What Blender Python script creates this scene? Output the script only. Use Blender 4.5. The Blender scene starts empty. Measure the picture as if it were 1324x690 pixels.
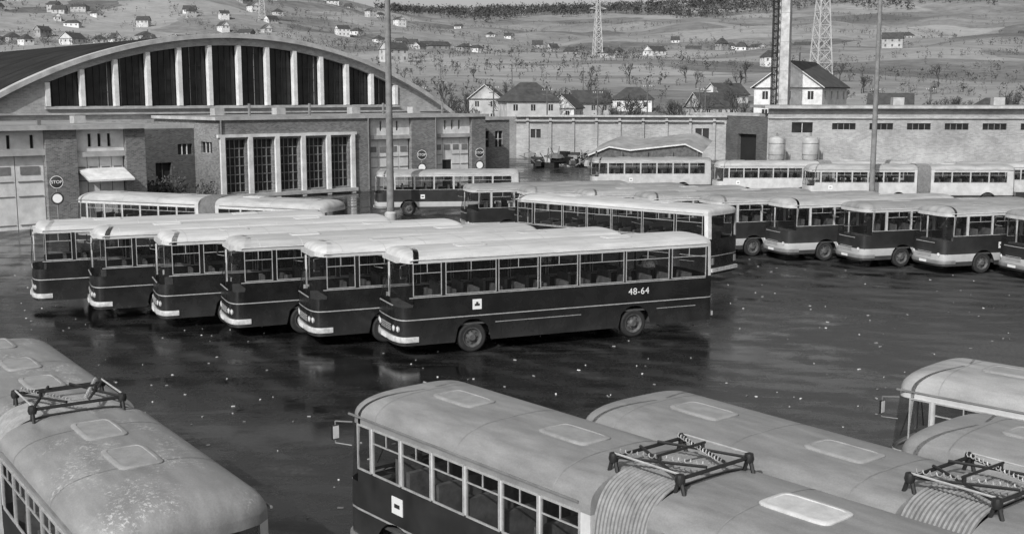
import bpy, math, random
from mathutils import Vector, Matrix
import numpy as np
random.seed(7)
S=bpy.context.scene
R=math.radians
# ------------------------------------------------------------ materials
MATS={}
def nd(nt,t,**k):
    n=nt.nodes.new(t)
    for a,b in k.items(): setattr(n,a,b)
    return n
def mat(name,col,rough=.6,metal=0,var=.2,scale=2.0,bump=0,bscale=25,spec=.5,detail=6,rvar=0,objrand=0,stretch=None,dirt=0,speck=0):
    m=bpy.data.materials.new(name); m.use_nodes=True; nt=m.node_tree
    b=nt.nodes['Principled BSDF']
    tc=nd(nt,'ShaderNodeTexCoord'); oi=nd(nt,'ShaderNodeObjectInfo')
    add=nd(nt,'ShaderNodeVectorMath',operation='MULTIPLY_ADD')
    comb=nd(nt,'ShaderNodeCombineXYZ')
    for i in range(3): nt.links.new(oi.outputs['Random'],comb.inputs[i])
    nt.links.new(comb.outputs[0],add.inputs[0]); add.inputs[1].default_value=(37,53,11)
    nt.links.new(tc.outputs['Object'],add.inputs[2])
    vec=add.outputs[0]
    if stretch:
        mp=nd(nt,'ShaderNodeMapping'); mp.inputs['Scale'].default_value=stretch
        nt.links.new(vec,mp.inputs[0]); vec=mp.outputs[0]
    no=nd(nt,'ShaderNodeTexNoise'); no.inputs['Scale'].default_value=scale; no.inputs['Detail'].default_value=detail
    no.inputs['Roughness'].default_value=.65
    nt.links.new(vec,no.inputs['Vector'])
    rp=nd(nt,'ShaderNodeValToRGB')
    lo=max(0,col*(1-var)); hi=min(1,col*(1+var))
    rp.color_ramp.elements[0].position=.32; rp.color_ramp.elements[1].position=.68
    rp.color_ramp.elements[0].color=(lo,lo,lo,1); rp.color_ramp.elements[1].color=(hi,hi,hi,1)
    nt.links.new(no.outputs['Fac'],rp.inputs[0])
    out=rp.outputs[0]
    def scale_by(out,sock,f0,f1,t0,t1):
        mr=nd(nt,'ShaderNodeMapRange'); mr.inputs[1].default_value=f0; mr.inputs[2].default_value=f1; mr.inputs[3].default_value=t0; mr.inputs[4].default_value=t1
        nt.links.new(sock,mr.inputs[0])
        mx=nd(nt,'ShaderNodeVectorMath',operation='SCALE'); nt.links.new(out,mx.inputs[0]); nt.links.new(mr.outputs[0],mx.inputs['Scale']); return mx.outputs[0]
    if objrand: out=scale_by(out,oi.outputs['Random'],0,1,1-objrand,1+objrand)
    if speck:
        n5=nd(nt,'ShaderNodeTexNoise'); n5.inputs['Scale'].default_value=38; n5.inputs['Detail'].default_value=5; n5.inputs['Roughness'].default_value=.8; nt.links.new(tc.outputs['Object'],n5.inputs['Vector'])
        out=scale_by(out,n5.outputs['Fac'],.3,.7,1-speck,1+speck)
        n6=nd(nt,'ShaderNodeTexNoise'); n6.inputs['Scale'].default_value=.55; n6.inputs['Detail'].default_value=3; nt.links.new(vec,n6.inputs['Vector'])
        out=scale_by(out,n6.outputs['Fac'],.3,.7,1-speck*.6,1+speck*.6)
    if dirt:
        sp=nd(nt,'ShaderNodeSeparateXYZ'); nt.links.new(tc.outputs['Object'],sp.inputs[0])
        mr=nd(nt,'ShaderNodeMapRange'); mr.inputs[1].default_value=.35; mr.inputs[2].default_value=1.2; mr.inputs[3].default_value=1; mr.inputs[4].default_value=0
        nt.links.new(sp.outputs[2],mr.inputs[0])
        ml=nd(nt,'ShaderNodeMath',operation='MULTIPLY'); nt.links.new(mr.outputs[0],ml.inputs[0]); nt.links.new(no.outputs['Fac'],ml.inputs[1])
        mix=nd(nt,'ShaderNodeMixRGB'); nt.links.new(ml.outputs[0],mix.inputs[0]); nt.links.new(out,mix.inputs[1]); mix.inputs[2].default_value=(dirt,dirt,dirt,1); out=mix.outputs[0]
    nt.links.new(out,b.inputs['Base Color'])
    b.inputs['Roughness'].default_value=rough; b.inputs['Metallic'].default_value=metal
    b.inputs['Specular IOR Level'].default_value=spec
    if rvar:
        mr=nd(nt,'ShaderNodeMapRange'); mr.inputs[1].default_value=.35; mr.inputs[2].default_value=.65
        mr.inputs[3].default_value=max(0,rough-rvar); mr.inputs[4].default_value=min(1,rough+rvar)
        nt.links.new(no.outputs['Fac'],mr.inputs[0]); nt.links.new(mr.outputs[0],b.inputs['Roughness'])
    if bump:
        n2=nd(nt,'ShaderNodeTexNoise'); n2.inputs['Scale'].default_value=bscale; n2.inputs['Detail'].default_value=4
        nt.links.new(tc.outputs['Object'],n2.inputs['Vector'])
        bp=nd(nt,'ShaderNodeBump'); bp.inputs['Strength'].default_value=bump; bp.inputs['Distance'].default_value=.02
        nt.links.new(n2.outputs['Fac'],bp.inputs['Height']); nt.links.new(bp.outputs[0],b.inputs['Normal'])
    MATS[name]=m; return m
def brick(name,col,mortar,bw=.26,bh=.09,c0=.6,c1=1.35):
    m=bpy.data.materials.new(name); m.use_nodes=True; nt=m.node_tree; b=nt.nodes['Principled BSDF']
    tc=nd(nt,'ShaderNodeTexCoord'); sp=nd(nt,'ShaderNodeSeparateXYZ'); nt.links.new(tc.outputs['Object'],sp.inputs[0])
    ad=nd(nt,'ShaderNodeMath',operation='ADD'); nt.links.new(sp.outputs[0],ad.inputs[0]); nt.links.new(sp.outputs[1],ad.inputs[1])
    cb=nd(nt,'ShaderNodeCombineXYZ'); nt.links.new(ad.outputs[0],cb.inputs[0]); nt.links.new(sp.outputs[2],cb.inputs[1])
    br=nd(nt,'ShaderNodeTexBrick'); br.inputs['Scale'].default_value=1; br.inputs['Brick Width'].default_value=bw; br.inputs['Row Height'].default_value=bh
    br.inputs['Mortar Size'].default_value=.012; br.inputs['Bias'].default_value=-.1
    c=col
    br.inputs['Color1'].default_value=(c*c0,)*3+(1,); br.inputs['Color2'].default_value=(c*c1,)*3+(1,); br.inputs['Mortar'].default_value=(mortar,)*3+(1,)
    nt.links.new(cb.outputs[0],br.inputs['Vector'])
    no=nd(nt,'ShaderNodeTexNoise'); no.inputs['Scale'].default_value=2.6; no.inputs['Detail'].default_value=10; no.inputs['Roughness'].default_value=.8; nt.links.new(tc.outputs['Object'],no.inputs['Vector'])
    n3=nd(nt,'ShaderNodeTexNoise'); n3.inputs['Scale'].default_value=.25; n3.inputs['Detail'].default_value=5; nt.links.new(tc.outputs['Object'],n3.inputs['Vector'])
    mm=nd(nt,'ShaderNodeMath',operation='MULTIPLY_ADD'); nt.links.new(n3.outputs['Fac'],mm.inputs[0]); mm.inputs[1].default_value=.6
    m4=nd(nt,'ShaderNodeMath',operation='MULTIPLY'); nt.links.new(no.outputs['Fac'],m4.inputs[0]); m4.inputs[1].default_value=.4; nt.links.new(m4.outputs[0],mm.inputs[2])
    mr=nd(nt,'ShaderNodeMapRange'); mr.inputs[1].default_value=.35; mr.inputs[2].default_value=.65; mr.inputs[3].default_value=.68; mr.inputs[4].default_value=1.28
    nt.links.new(mm.outputs[0],mr.inputs[0])
    sc=nd(nt,'ShaderNodeVectorMath',operation='SCALE'); nt.links.new(br.outputs['Color'],sc.inputs[0]); nt.links.new(mr.outputs[0],sc.inputs['Scale'])
    nt.links.new(sc.outputs[0],b.inputs['Base Color']); b.inputs['Roughness'].default_value=.9
    MATS[name]=m
def glass(name,op,tint=.03,rough=.04):
    m=bpy.data.materials.new(name); m.use_nodes=True; nt=m.node_tree
    b=nt.nodes['Principled BSDF']; b.inputs['Base Color'].default_value=(tint,)*3+(1,); b.inputs['Roughness'].default_value=rough
    b.inputs['Specular IOR Level'].default_value=.6
    tr=nd(nt,'ShaderNodeBsdfTransparent'); tr.inputs[0].default_value=(.92,.92,.92,1)
    mx=nd(nt,'ShaderNodeMixShader'); mx.inputs[0].default_value=op
    nt.links.new(tr.outputs[0],mx.inputs[1]); nt.links.new(b.outputs[0],mx.inputs[2])
    nt.links.new(mx.outputs[0],nt.nodes['Material Output'].inputs[0]); MATS[name]=m

mat('coach_paint',.012,.26,var=.3,scale=1.2,dirt=.04,rvar=.1,objrand=.25)
mat('coach_roof',.44,.6,var=.2,scale=1.5,objrand=.14,stretch=(.4,2.5,2),detail=10,speck=.12,spec=.3)
mat('cream_paint',.46,.4,var=.18,scale=2,dirt=.2,objrand=.12)
mat('white_trim',.56,.45,var=.2,scale=4)
mat('bumper',.45,.4,var=.35,scale=6)
mat('alu_trim',.5,.35,metal=.4,var=.2,scale=5)
mat('city_dark',.025,.35,var=.3,scale=2,dirt=.07,objrand=.3)
mat('city_roof',.3,.65,var=.28,scale=1.3,objrand=.25,detail=10,stretch=(.5,2,1),speck=.14,spec=.3)
mat('grey_roof',.2,.5,var=.2,scale=2.2,bump=.15,bscale=60,objrand=.1,stretch=(.5,1.8,1),detail=12,rvar=.1,speck=.14)
mat('hatch_grey',.25,.6,var=.18,scale=4,speck=.1)
mat('hatch_light',.48,.6,var=.18,scale=4,speck=.1)
mat('bellows',.26,.8,var=.25,scale=6,speck=.1)
mat('bellows_groove_shade',.15,.85,var=.3,scale=6)  # darker copy of bellows, groove shade put into the colour
mat('black_metal',.015,.5,var=.3,scale=8)
mat('tyre',.018,.85,var=.35,scale=6)
mat('rim',.08,.6,var=.5,scale=8)
mat('interior',.06,.8,var=.3,scale=3)
mat('seat',.1,.8,var=.5,scale=3)
mat('lamp_glass',.6,.15,var=.1,scale=5)
mat('concrete',.36,.85,var=.3,scale=.9,bump=.2,detail=10)
mat('mast_concrete',.17,.85,var=.3,scale=2,detail=8)
mat('chimney_concrete',.42,.85,var=.3,scale=1.2,detail=10)
mat('white_panel',.6,.8,var=.22,scale=1.2,detail=10)
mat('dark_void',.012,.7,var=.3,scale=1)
mat('hall_glass',.012,.3,var=.8,scale=1.3)
mat('hall_roof',.03,.95,var=.3,scale=.3,detail=9,spec=.05)
mat('roof_felt',.24,.9,var=.4,scale=.4,detail=9)
mat('tile_roof',.05,.85,var=.4,scale=.8)
mat('house_wall',.4,.9,var=.3,scale=.3,objrand=.45)
mat('wood',.1,.9,var=.4,scale=3)
mat('bark',.05,.9,var=.4,scale=4)
mat('twigs',.085,.95,var=.5,scale=.04)
mat('forest',.055,.95,var=.45,scale=.03)
mat('steel_grey',.2,.6,var=.25,scale=2,metal=.2)
mat('pylon_steel',.4,.6,var=.2,scale=.3)
mat('sign_face',.7,.5,var=.08)
mat('sign_dark',.03,.5,var=.2)
mat('scrub',.075,.95,var=.6,scale=1.5)
brick('brick_mid',.17,.23); brick('brick_dark',.08,.12); brick('brick_light',.32,.36,.4,.14,.82,1.15)
glass('bus_glass',.22)

def flaky():
    m=MATS['grey_roof'].copy(); m.name='flaking_roof'; nt=m.node_tree; b=nt.nodes['Principled BSDF']
    src=b.inputs['Base Color'].links[0].from_socket
    tc=nd(nt,'ShaderNodeTexCoord')
    n=nd(nt,'ShaderNodeTexNoise'); n.inputs['Scale'].default_value=13; n.inputs['Detail'].default_value=14; n.inputs['Roughness'].default_value=.85; nt.links.new(tc.outputs['Object'],n.inputs['Vector'])
    n2=nd(nt,'ShaderNodeTexNoise'); n2.inputs['Scale'].default_value=.9; n2.inputs['Detail'].default_value=4; nt.links.new(tc.outputs['Object'],n2.inputs['Vector'])
    a=nd(nt,'ShaderNodeMapRange'); a.inputs[1].default_value=.53; a.inputs[2].default_value=.58; nt.links.new(n.outputs['Fac'],a.inputs[0])
    c=nd(nt,'ShaderNodeMapRange'); c.inputs[1].default_value=.5; c.inputs[2].default_value=.62; nt.links.new(n2.outputs['Fac'],c.inputs[0])
    ml=nd(nt,'ShaderNodeMath',operation='MULTIPLY'); nt.links.new(a.outputs[0],ml.inputs[0]); nt.links.new(c.outputs[0],ml.inputs[1])
    mx=nd(nt,'ShaderNodeMixRGB'); nt.links.new(ml.outputs[0],mx.inputs[0]); nt.links.new(src,mx.inputs[1]); mx.inputs[2].default_value=(.5,.5,.5,1)
    nt.links.new(mx.outputs[0],b.inputs['Base Color']); MATS['flaking_roof']=m
flaky()

def asphalt():
    m=bpy.data.materials.new('wet_asphalt'); m.use_nodes=True; nt=m.node_tree; b=nt.nodes['Principled BSDF']
    tc=nd(nt,'ShaderNodeTexCoord')
    def noise(sc,det,st=None,ro=.6,dis=0):
        v=tc.outputs['Object']
        if st:
            mp=nd(nt,'ShaderNodeMapping'); mp.inputs['Scale'].default_value=st[0]; mp.inputs['Rotation'].default_value=(0,0,R(st[1])); nt.links.new(v,mp.inputs[0]); v=mp.outputs[0]
        n=nd(nt,'ShaderNodeTexNoise'); n.inputs['Scale'].default_value=sc; n.inputs['Detail'].default_value=det; n.inputs['Roughness'].default_value=ro; n.inputs['Distortion'].default_value=dis
        nt.links.new(v,n.inputs['Vector']); return n.outputs['Fac']
    def M(op,a,b_,c=None):
        n=nd(nt,'ShaderNodeMath',operation=op)
        for i,v in enumerate((a,b_,c)):
            if v is None: continue
            if isinstance(v,(int,float)): n.inputs[i].default_value=v
            else: nt.links.new(v,n.inputs[i])
        return n.outputs[0]
    big=noise(.085,5,dis=.6); st=noise(.4,9,((.22,1.5,1),-20),.7,.5); fine=noise(9,9,ro=.8); med=noise(.9,9,ro=.7,dis=1)
    wv=nd(nt,'ShaderNodeTexWave'); wv.wave_type='RINGS'; wv.rings_direction='Z'; wv.inputs['Scale'].default_value=.22; wv.inputs['Distortion'].default_value=5; wv.inputs['Detail'].default_value=4; wv.inputs['Detail Scale'].default_value=.6
    mp=nd(nt,'ShaderNodeMapping'); mp.inputs['Location'].default_value=(-30,-70,0); nt.links.new(tc.outputs['Object'],mp.inputs[0]); nt.links.new(mp.outputs[0],wv.inputs[0])
    sp=nd(nt,'ShaderNodeSeparateXYZ'); nt.links.new(tc.outputs['Object'],sp.inputs[0])
    mg=nd(nt,'ShaderNodeMapRange'); mg.inputs[1].default_value=0; mg.inputs[2].default_value=16; mg.inputs[3].default_value=-.035; mg.inputs[4].default_value=.05; nt.links.new(sp.outputs[0],mg.inputs[0])
    s=M('MULTIPLY_ADD',big,.45,mg.outputs[0]); s=M('MULTIPLY_ADD',st,.42,s); s=M('MULTIPLY_ADD',med,.22,s); s=M('MULTIPLY_ADD',wv.outputs['Fac'],.05,s)
    rp=nd(nt,'ShaderNodeValToRGB'); e=rp.color_ramp.elements; e[0].position=.49; e[1].position=.7; e[0].color=(.006,)*3+(1,); e[1].color=(.06,)*3+(1,)
    k=e.new(.58); k.color=(.016,)*3+(1,)
    nt.links.new(s,rp.inputs[0])
    mr=nd(nt,'ShaderNodeMapRange'); mr.inputs[1].default_value=.3; mr.inputs[2].default_value=.7; mr.inputs[3].default_value=.3; mr.inputs[4].default_value=1.8; nt.links.new(fine,mr.inputs[0])
    sc=nd(nt,'ShaderNodeVectorMath',operation='SCALE'); nt.links.new(rp.outputs[0],sc.inputs[0]); nt.links.new(mr.outputs[0],sc.inputs['Scale'])
    nt.links.new(sc.outputs[0],b.inputs['Base Color'])
    rr=nd(nt,'ShaderNodeMapRange'); rr.inputs[1].default_value=.5; rr.inputs[2].default_value=.66; rr.inputs[3].default_value=.09; rr.inputs[4].default_value=.55
    s2=M('MULTIPLY_ADD',M('SUBTRACT',fine,.5),.25,s)
    nt.links.new(s2,rr.inputs[0]); nt.links.new(rr.outputs[0],b.inputs['Roughness'])
    b.inputs['Specular IOR Level'].default_value=.36
    bs=nd(nt,'ShaderNodeMapRange'); bs.inputs[1].default_value=.5; bs.inputs[2].default_value=.66; bs.inputs[3].default_value=.1; bs.inputs[4].default_value=.55; nt.links.new(s,bs.inputs[0])
    hn=noise(8,6,ro=.7); bp=nd(nt,'ShaderNodeBump'); bp.inputs['Distance'].default_value=.02; nt.links.new(bs.outputs[0],bp.inputs['Strength'])
    nt.links.new(hn,bp.inputs['Height']); nt.links.new(bp.outputs[0],b.inputs['Normal'])
    MATS['wet_asphalt']=m
asphalt()
def terrain_mat():
    m=bpy.data.materials.new('fields'); m.use_nodes=True; nt=m.node_tree; b=nt.nodes['Principled BSDF']
    tc=nd(nt,'ShaderNodeTexCoord')
    mp=nd(nt,'ShaderNodeMapping'); mp.inputs['Scale'].default_value=(.6,1,0); mp.inputs['Rotation'].default_value=(0,0,.35); nt.links.new(tc.outputs['Object'],mp.inputs[0])
    wr=nd(nt,'ShaderNodeTexNoise'); wr.inputs['Scale'].default_value=.01; wr.inputs['Detail'].default_value=4; nt.links.new(mp.outputs[0],wr.inputs['Vector'])
    ws=nd(nt,'ShaderNodeVectorMath',operation='MULTIPLY_ADD'); nt.links.new(wr.outputs['Color'],ws.inputs[0]); ws.inputs[1].default_value=(60,60,0); nt.links.new(mp.outputs[0],ws.inputs[2])
    vo=nd(nt,'ShaderNodeTexVoronoi'); vo.inputs['Scale'].default_value=.014; nt.links.new(ws.outputs[0],vo.inputs['Vector'])
    sp=nd(nt,'ShaderNodeSeparateColor'); nt.links.new(vo.outputs['Color'],sp.inputs[0])
    n1=nd(nt,'ShaderNodeTexNoise'); n1.inputs['Scale'].default_value=.012; n1.inputs['Detail'].default_value=12; n1.inputs['Roughness'].default_value=.75; nt.links.new(tc.outputs['Object'],n1.inputs['Vector'])
    n2=nd(nt,'ShaderNodeTexNoise'); n2.inputs['Scale'].default_value=.11; n2.inputs['Detail'].default_value=9; n2.inputs['Roughness'].default_value=.8; nt.links.new(mp.outputs[0],n2.inputs['Vector'])
    a=nd(nt,'ShaderNodeMath',operation='MULTIPLY_ADD'); nt.links.new(sp.outputs[0],a.inputs[0]); a.inputs[1].default_value=.24
    a0=nd(nt,'ShaderNodeMath',operation='MULTIPLY_ADD'); nt.links.new(n1.outputs['Fac'],a0.inputs[0]); a0.inputs[1].default_value=.7
    a1=nd(nt,'ShaderNodeMath',operation='MULTIPLY'); nt.links.new(n2.outputs['Fac'],a1.inputs[0]); a1.inputs[1].default_value=.6
    nt.links.new(a1.outputs[0],a0.inputs[2]); nt.links.new(a0.outputs[0],a.inputs[2])
    rp=nd(nt,'ShaderNodeValToRGB'); e=rp.color_ramp.elements; e[0].position=.6; e[1].position=.96; e[0].color=(.11,)*3+(1,); e[1].color=(.31,)*3+(1,)
    nt.links.new(a.outputs[0],rp.inputs[0]); nt.links.new(rp.outputs[0],b.inputs['Base Color']); b.inputs['Roughness'].default_value=1; b.inputs['Specular IOR Level'].default_value=.1
    MATS['fields']=m
terrain_mat()

# ------------------------------------------------------------ mesh builder
class MB:
    def __init__(s): s.v=[];s.f=[];s.m=[];s.sm=[];s.names=[]
    def mi(s,n):
        if n not in s.names: s.names.append(n)
        return s.names.index(n)
    def face(s,pts,m,smooth=False):
        i=len(s.v); s.v.extend([tuple(p) for p in pts]); s.f.append(tuple(range(i,i+len(pts)))); s.m.append(s.mi(m)); s.sm.append(smooth)
    def grid(s,rows,m,smooth=True,closed=False,mf=None):
        base=len(s.v); n=len(rows[0])
        for r in rows: s.v.extend([tuple(p) for p in r])
        for i in range(len(rows)-1):
            for j in range(n if closed else n-1):
                k=(j+1)%n
                mm=mf(i,j) if mf else m
                if mm is None: continue
                s.f.append((base+i*n+j,base+i*n+k,base+(i+1)*n+k,base+(i+1)*n+j)); s.m.append(s.mi(mm)); s.sm.append(smooth)
    def box(s,c,d,m,rz=0):
        x,y,z=[q/2 for q in d]; cs,sn=math.cos(rz),math.sin(rz)
        P=[(c[0]+a*x*cs-b*y*sn,c[1]+a*x*sn+b*y*cs,c[2]+e*z) for e in(-1,1) for a,b in((-1,-1),(1,-1),(1,1),(-1,1))]
        i=len(s.v); s.v.extend(P)
        for f in((0,3,2,1),(4,5,6,7),(0,1,5,4),(1,2,6,5),(2,3,7,6),(3,0,4,7)):
            s.f.append(tuple(i+q for q in f)); s.m.append(s.mi(m)); s.sm.append(False)
    def rod(s,p,q,r,m,n=6,r2=None):
        p=Vector(p);q=Vector(q);d=(q-p)
        if d.length<1e-6:return
        d.normalize(); u=d.orthogonal().normalized(); w=d.cross(u); r2=r if r2 is None else r2
        A=[p+(u*math.cos(t)+w*math.sin(t))*r for t in [2*math.pi*k/n for k in range(n)]]
        B=[q+(u*math.cos(t)+w*math.sin(t))*r2 for t in [2*math.pi*k/n for k in range(n)]]
        s.grid([A,B],m,n>4,True); s.face(A[::-1],m); s.face(B,m)
    def lathe(s,c,prof,axis,m,n=24,mf=None):
        rows=[]
        for r,h in prof:
            row=[]
            for k in range(n):
                t=2*math.pi*k/n; a,b=r*math.cos(t),r*math.sin(t)
                row.append((c[0]+a,c[1]+h,c[2]+b) if axis=='y' else ((c[0]+a,c[1]+b,c[2]+h) if axis=='z' else (c[0]+h,c[1]+a,c[2]+b)))
            rows.append(row)
        s.grid(rows,m,True,True,mf)
    def mesh(s,name,ang=35):
        me=bpy.data.meshes.new(name); me.from_pydata(s.v,[],s.f)
        for n in s.names: me.materials.append(MATS[n])
        me.polygons.foreach_set('material_index',s.m); me.polygons.foreach_set('use_smooth',s.sm)
        me.update()
        try: me.set_sharp_from_angle(angle=R(ang))
        except Exception: pass
        return me
def obj(name,me,loc=(0,0,0),rz=0,parent=None,sc=1):
    o=bpy.data.objects.new(name,me); S.collection.objects.link(o); o.location=loc; o.rotation_euler=(0,0,rz); o.scale=(sc,)*3
    if parent: o.parent=parent
    return o

# ------------------------------------------------------------ buses
def fx(y,W,rf):
    t=min(1,abs(y)/(W/2)); return rf*(1-(1-t**(1/.5))**.5) if t<1 else rf
def hatch(tr,x,y,z,a,b,m):
    def ring(ia,zz):
        o=[]
        for k in range(24):
            t=2*math.pi*k/24; o.append((x+(a-ia)*math.copysign(abs(math.cos(t))**.3,math.cos(t)),y+(b-ia)*math.copysign(abs(math.sin(t))**.3,math.sin(t)),zz))
        return o
    rs=[ring(0,z-.06),ring(0,z+.015),ring(.02,z+.03),ring(.07,z+.032),ring(.08,z+.022)]
    tr.grid(rs,m,True,True); tr.face(rs[-1],m)
def section(P,sp,x0,L,windows,wheels,front,rear,hatches=()):
    W=sp['W']; z0=sp['z0']; belt=sp['belt']; wt=sp['wt']; rz0=sp['rz']; h=sp['h']
    rf=sp['rf'] if front else .03; rr=sp['rr'] if rear else .03
    nf=14 if front else 4
    def se(n,dep,*a):
        out=[]
        for k in range(n+1):
            ph=math.pi*(k/n)-math.pi/2
            y=W/2*math.copysign(abs(math.sin(ph))**.6,math.sin(ph)); c=abs(math.cos(ph))**.6
            out.append((dep*(1-c),y))
        return out
    F=[(x,y,'F') for x,y in se(nf,rf)][::-1]
    xs=set()
    for a,b in windows: xs.update((a,b))
    AR=.64
    for w in wheels:
        for k in range(13): xs.add(w-AR+2*AR*k/12)
    xs=sorted(x for x in xs if rf+.01<x<L-rr-.01)
    N=[(x,-W/2,'N') for x in xs]
    B=[(L-x,y,'R') for x,y in se(8 if rear else 4,rr)]
    Fr=[(x,W/2,'S') for x in xs[::-1]]
    pts=F+N+B+Fr; n=len(pts)
    kinds=[]
    for j in range(n):
        a=pts[j];b=pts[(j+1)%n]
        kinds.append(a[2] if a[2]==b[2] else ('N' if a[1]<0 else 'S'))
    levels=sp['levels']
    def zb(x,k):
        z=z0
        if k in 'NS' :
            for w in wheels:
                d=abs(x-w)
                if d<AR: z=max(z,.5+math.sqrt(max(0,AR*AR-d*d)))
        return z
    rows=[]
    for li,(z,_) in enumerate(levels):
        row=[]
        for x,y,k in pts:
            zz=max(z,zb(x,k)); xx=x
            if k=='F' and front: xx=x+sp['lean']*max(0,zz-1.5)
            if k=='R' and rear: xx=x-.03*max(0,zz-1.8)
            row.append((x0+xx,y,zz))
        rows.append(row)
    body=P['body']; gl=P['windows']
    wz=[i for i,(z,m) in enumerate(levels) if m=='WIN'][0]
    def isglass(i,j):
        a=pts[j];b=pts[(j+1)%n]; k=kinds[j]; my=(a[1]+b[1])/2; mx=(a[0]+b[0])/2
        if i==wz:
            if k=='F' : return front
            if k=='R': return rear and abs(my)<W*.4
            return any(p<=mx<=q for p,q in windows)
        if i==wz-1 and k=='F' and front and levels[i][1]=='belt': return True
        return False
    def mf(i,j):
        m=levels[i][1]
        if isglass(i,j): return None
        if m=='WIN': return sp['pillar'] if kinds[j] in 'NS' else sp['pillarF']
        if m=='belt': return sp['bodym'] 
        return m
    body.grid(rows,None,True,True,mf)
    gl.grid(rows,None,True,True,lambda i,j: 'bus_glass' if isglass(i,j) else None)
    top=rows[-1]; rrows=[top]; K=10
    def roofpt(px,py,th):
        c=math.cos(th)**sp['rexp']; s=math.sin(th); t=min(1,max(0,(px-x0)/L))
        sh=(sp['rs'] if front else 0)*(1-t)**6*(1-math.cos(th)) - (sp['rs']*.7 if rear else 0)*t**6*(1-math.cos(th))
        return (px+sh,py*c,rz0+h*s)
    for k in range(1,K+1):
        th=math.pi/2*k/K*.985
        rrows.append([roofpt(p[0],p[1],th) for p in top])
    body.grid(rrows,sp['roofm'],True,True)
    c=rrows[-1]; body.face(c,sp['roofm'],True)
    tr=P['trim']
    for sy in(-1,1):
        tr.box((x0+L/2,sy*(W/2+.012),rz0+.0),(L-rf-rr,.03,.03),sp['gutter'])
    x=x0+1.1; rs=sp.get('rib',1.05)
    while x<x0+L-.6:
        A=[];Bq=[]
        for k in range(-10,11):
            th=math.pi/2*(1-abs(k)/10)*.98
            if abs(k)==10: th=.02
            q=roofpt(x,math.copysign(W/2,k) if k else 0,th)
            if k==0: q=(q[0],0,rz0+h)
            A.append((x-.012,q[1]*1.001,q[2]+.005)); Bq.append((x+.012,q[1]*1.001,q[2]+.005))
        tr.grid([A,Bq],sp['roofm'],True)
        x+=rs
    zt=levels[wz+1][0]; zbw=levels[wz][0]; t=sp.get('ft',.03)
    for a,b in windows:
        for sy in(-1,1):
            y=sy*(W/2+.004)
            for zz in(zbw,zt): tr.box((x0+(a+b)/2,y,zz),(b-a+t,.03,t),sp['frame'])
            for xx in(a,b): tr.box((x0+xx,y,(zbw+zt)/2),(t,.034,zt-zbw-t),sp['frame'])
            if b-a>sp.get('smin',.9):
                zs=zbw+(zt-zbw)*.7
                tr.box((x0+(a+b)/2,y,zs),(b-a-t,.022,.022),sp['frame'])
                tr.box((x0+(a+b)/2,y,(zs+zt)/2),(.022,.02,zt-zs-.04),sp['frame'])
    wh=P['wheels']
    for w in wheels:
        for sy in(-1,1):
            c=(x0+w,sy*(W/2-.05),.5)
            s=sy
            prof=[(.0,.02),(.10,.02),(.12,.0),(.15,-.06),(.26,-.08),(.30,-.01),(.33,0),(.34,-.01),(.44,.0),(.49,-.03),(.505,-.08),(.505,-.22),(.48,-.27),(.3,-.28)]
            prof=[(r,hh*s) for r,hh in prof]
            wh.lathe(c,prof,'y','tyre',28,lambda i,j:'rim' if i<6 else 'tyre')
            for k in range(8):
                an=k*math.pi/4; wh.rod((c[0]+.2*math.cos(an),c[1]-.085*s,c[2]+.2*math.sin(an)),(c[0]+.2*math.cos(an),c[1]-.055*s,c[2]+.2*math.sin(an)),.025,'black_metal',5)
    it=P['interior']
    it.box((x0+L/2,0,.97),(L-.5,W-.12,.06),'interior')
    segs=[]; e=.45
    for w in sorted(wheels):
        segs.append((e,w-.75)); e=w+.75
    segs.append((e,L-.35))
    for a,b in segs:
        if b-a>.2: it.box((x0+(a+b)/2,0,.7),(b-a,W-.5,.46),'interior')
    it.box((x0+L/2,0,.72),(L-.6,W-1.1,.4),'interior')
    x=x0+2.0 if front else x0+.7
    while x<x0+L-.7:
        for sy in(-1,1):
            it.box((x,sy*.75,1.72),(.1,.9,.85),'seat'); it.box((x-.22,sy*.75,1.4),(.42,.9,.12),'seat')
        x+=.82
    if front:
        it.box((x0+1.25,-.65,1.75),(.12,.5,.8),'seat'); it.box((x0+.62,0,1.35),(.25,W-.5,.5),'interior')
        it.lathe((x0+.85,-.65,1.8),[(.22,-.015),(.24,0),(.22,.015)],'z','black_metal',16)
    if front:
        bz=sp['bump']; dep=.07; bh=sp.get('bh',.09)
        FP=[(x,y) for x,y,k in F]; A=[]
        for z,o in((bz-bh,0),(bz-bh,dep*.8),(bz-bh*.6,dep),(bz+bh*.6,dep),(bz+bh,dep*.8),(bz+bh,0)):
            row=[]
            for x,y in FP+[(rf+.2,-W/2)]:
                nx=-1 if abs(y)<W*.35 else -.5; ny=0 if abs(y)<W*.35 else math.copysign(.6,y)
                if x>rf: nx=0; ny=-.6
                row.append((x0+x+nx*o,y+ny*o,z))
            A.append(row)
        tr.grid(A,sp['bumpm'],True)
        for y in(-.98,-.72,.72,.98) if sp.get('twin',1) else (-.9,.9):
            xf=x0+fx(y,W,rf)*.6-.02
            tr.lathe((xf-.02,y,sp['lampz']),[(0,-.02),(.07,-.015),(.09,0),(.11,.01),(.11,.14)],'x','lamp_glass',16,lambda i,j:'lamp_glass' if i<2 else 'alu_trim')
        for k in range(4): tr.box((x0+.0,0,sp['lampz']-.09+.06*k),(.04,1.0,.02),'alu_trim')
        tr.box((x0-.085,0,bz),(.02,.52,.12),'sign_face')
        tr.box((x0+sp['lean']*(wt-1.5)*.5+.02,0,(belt+wt)/2-.1),(.05,.05,wt-belt+.1),sp['pillarF'])
        tr.box((x0+.02,0,belt-.34),(.03,W*.55,.03),'alu_trim')
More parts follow.
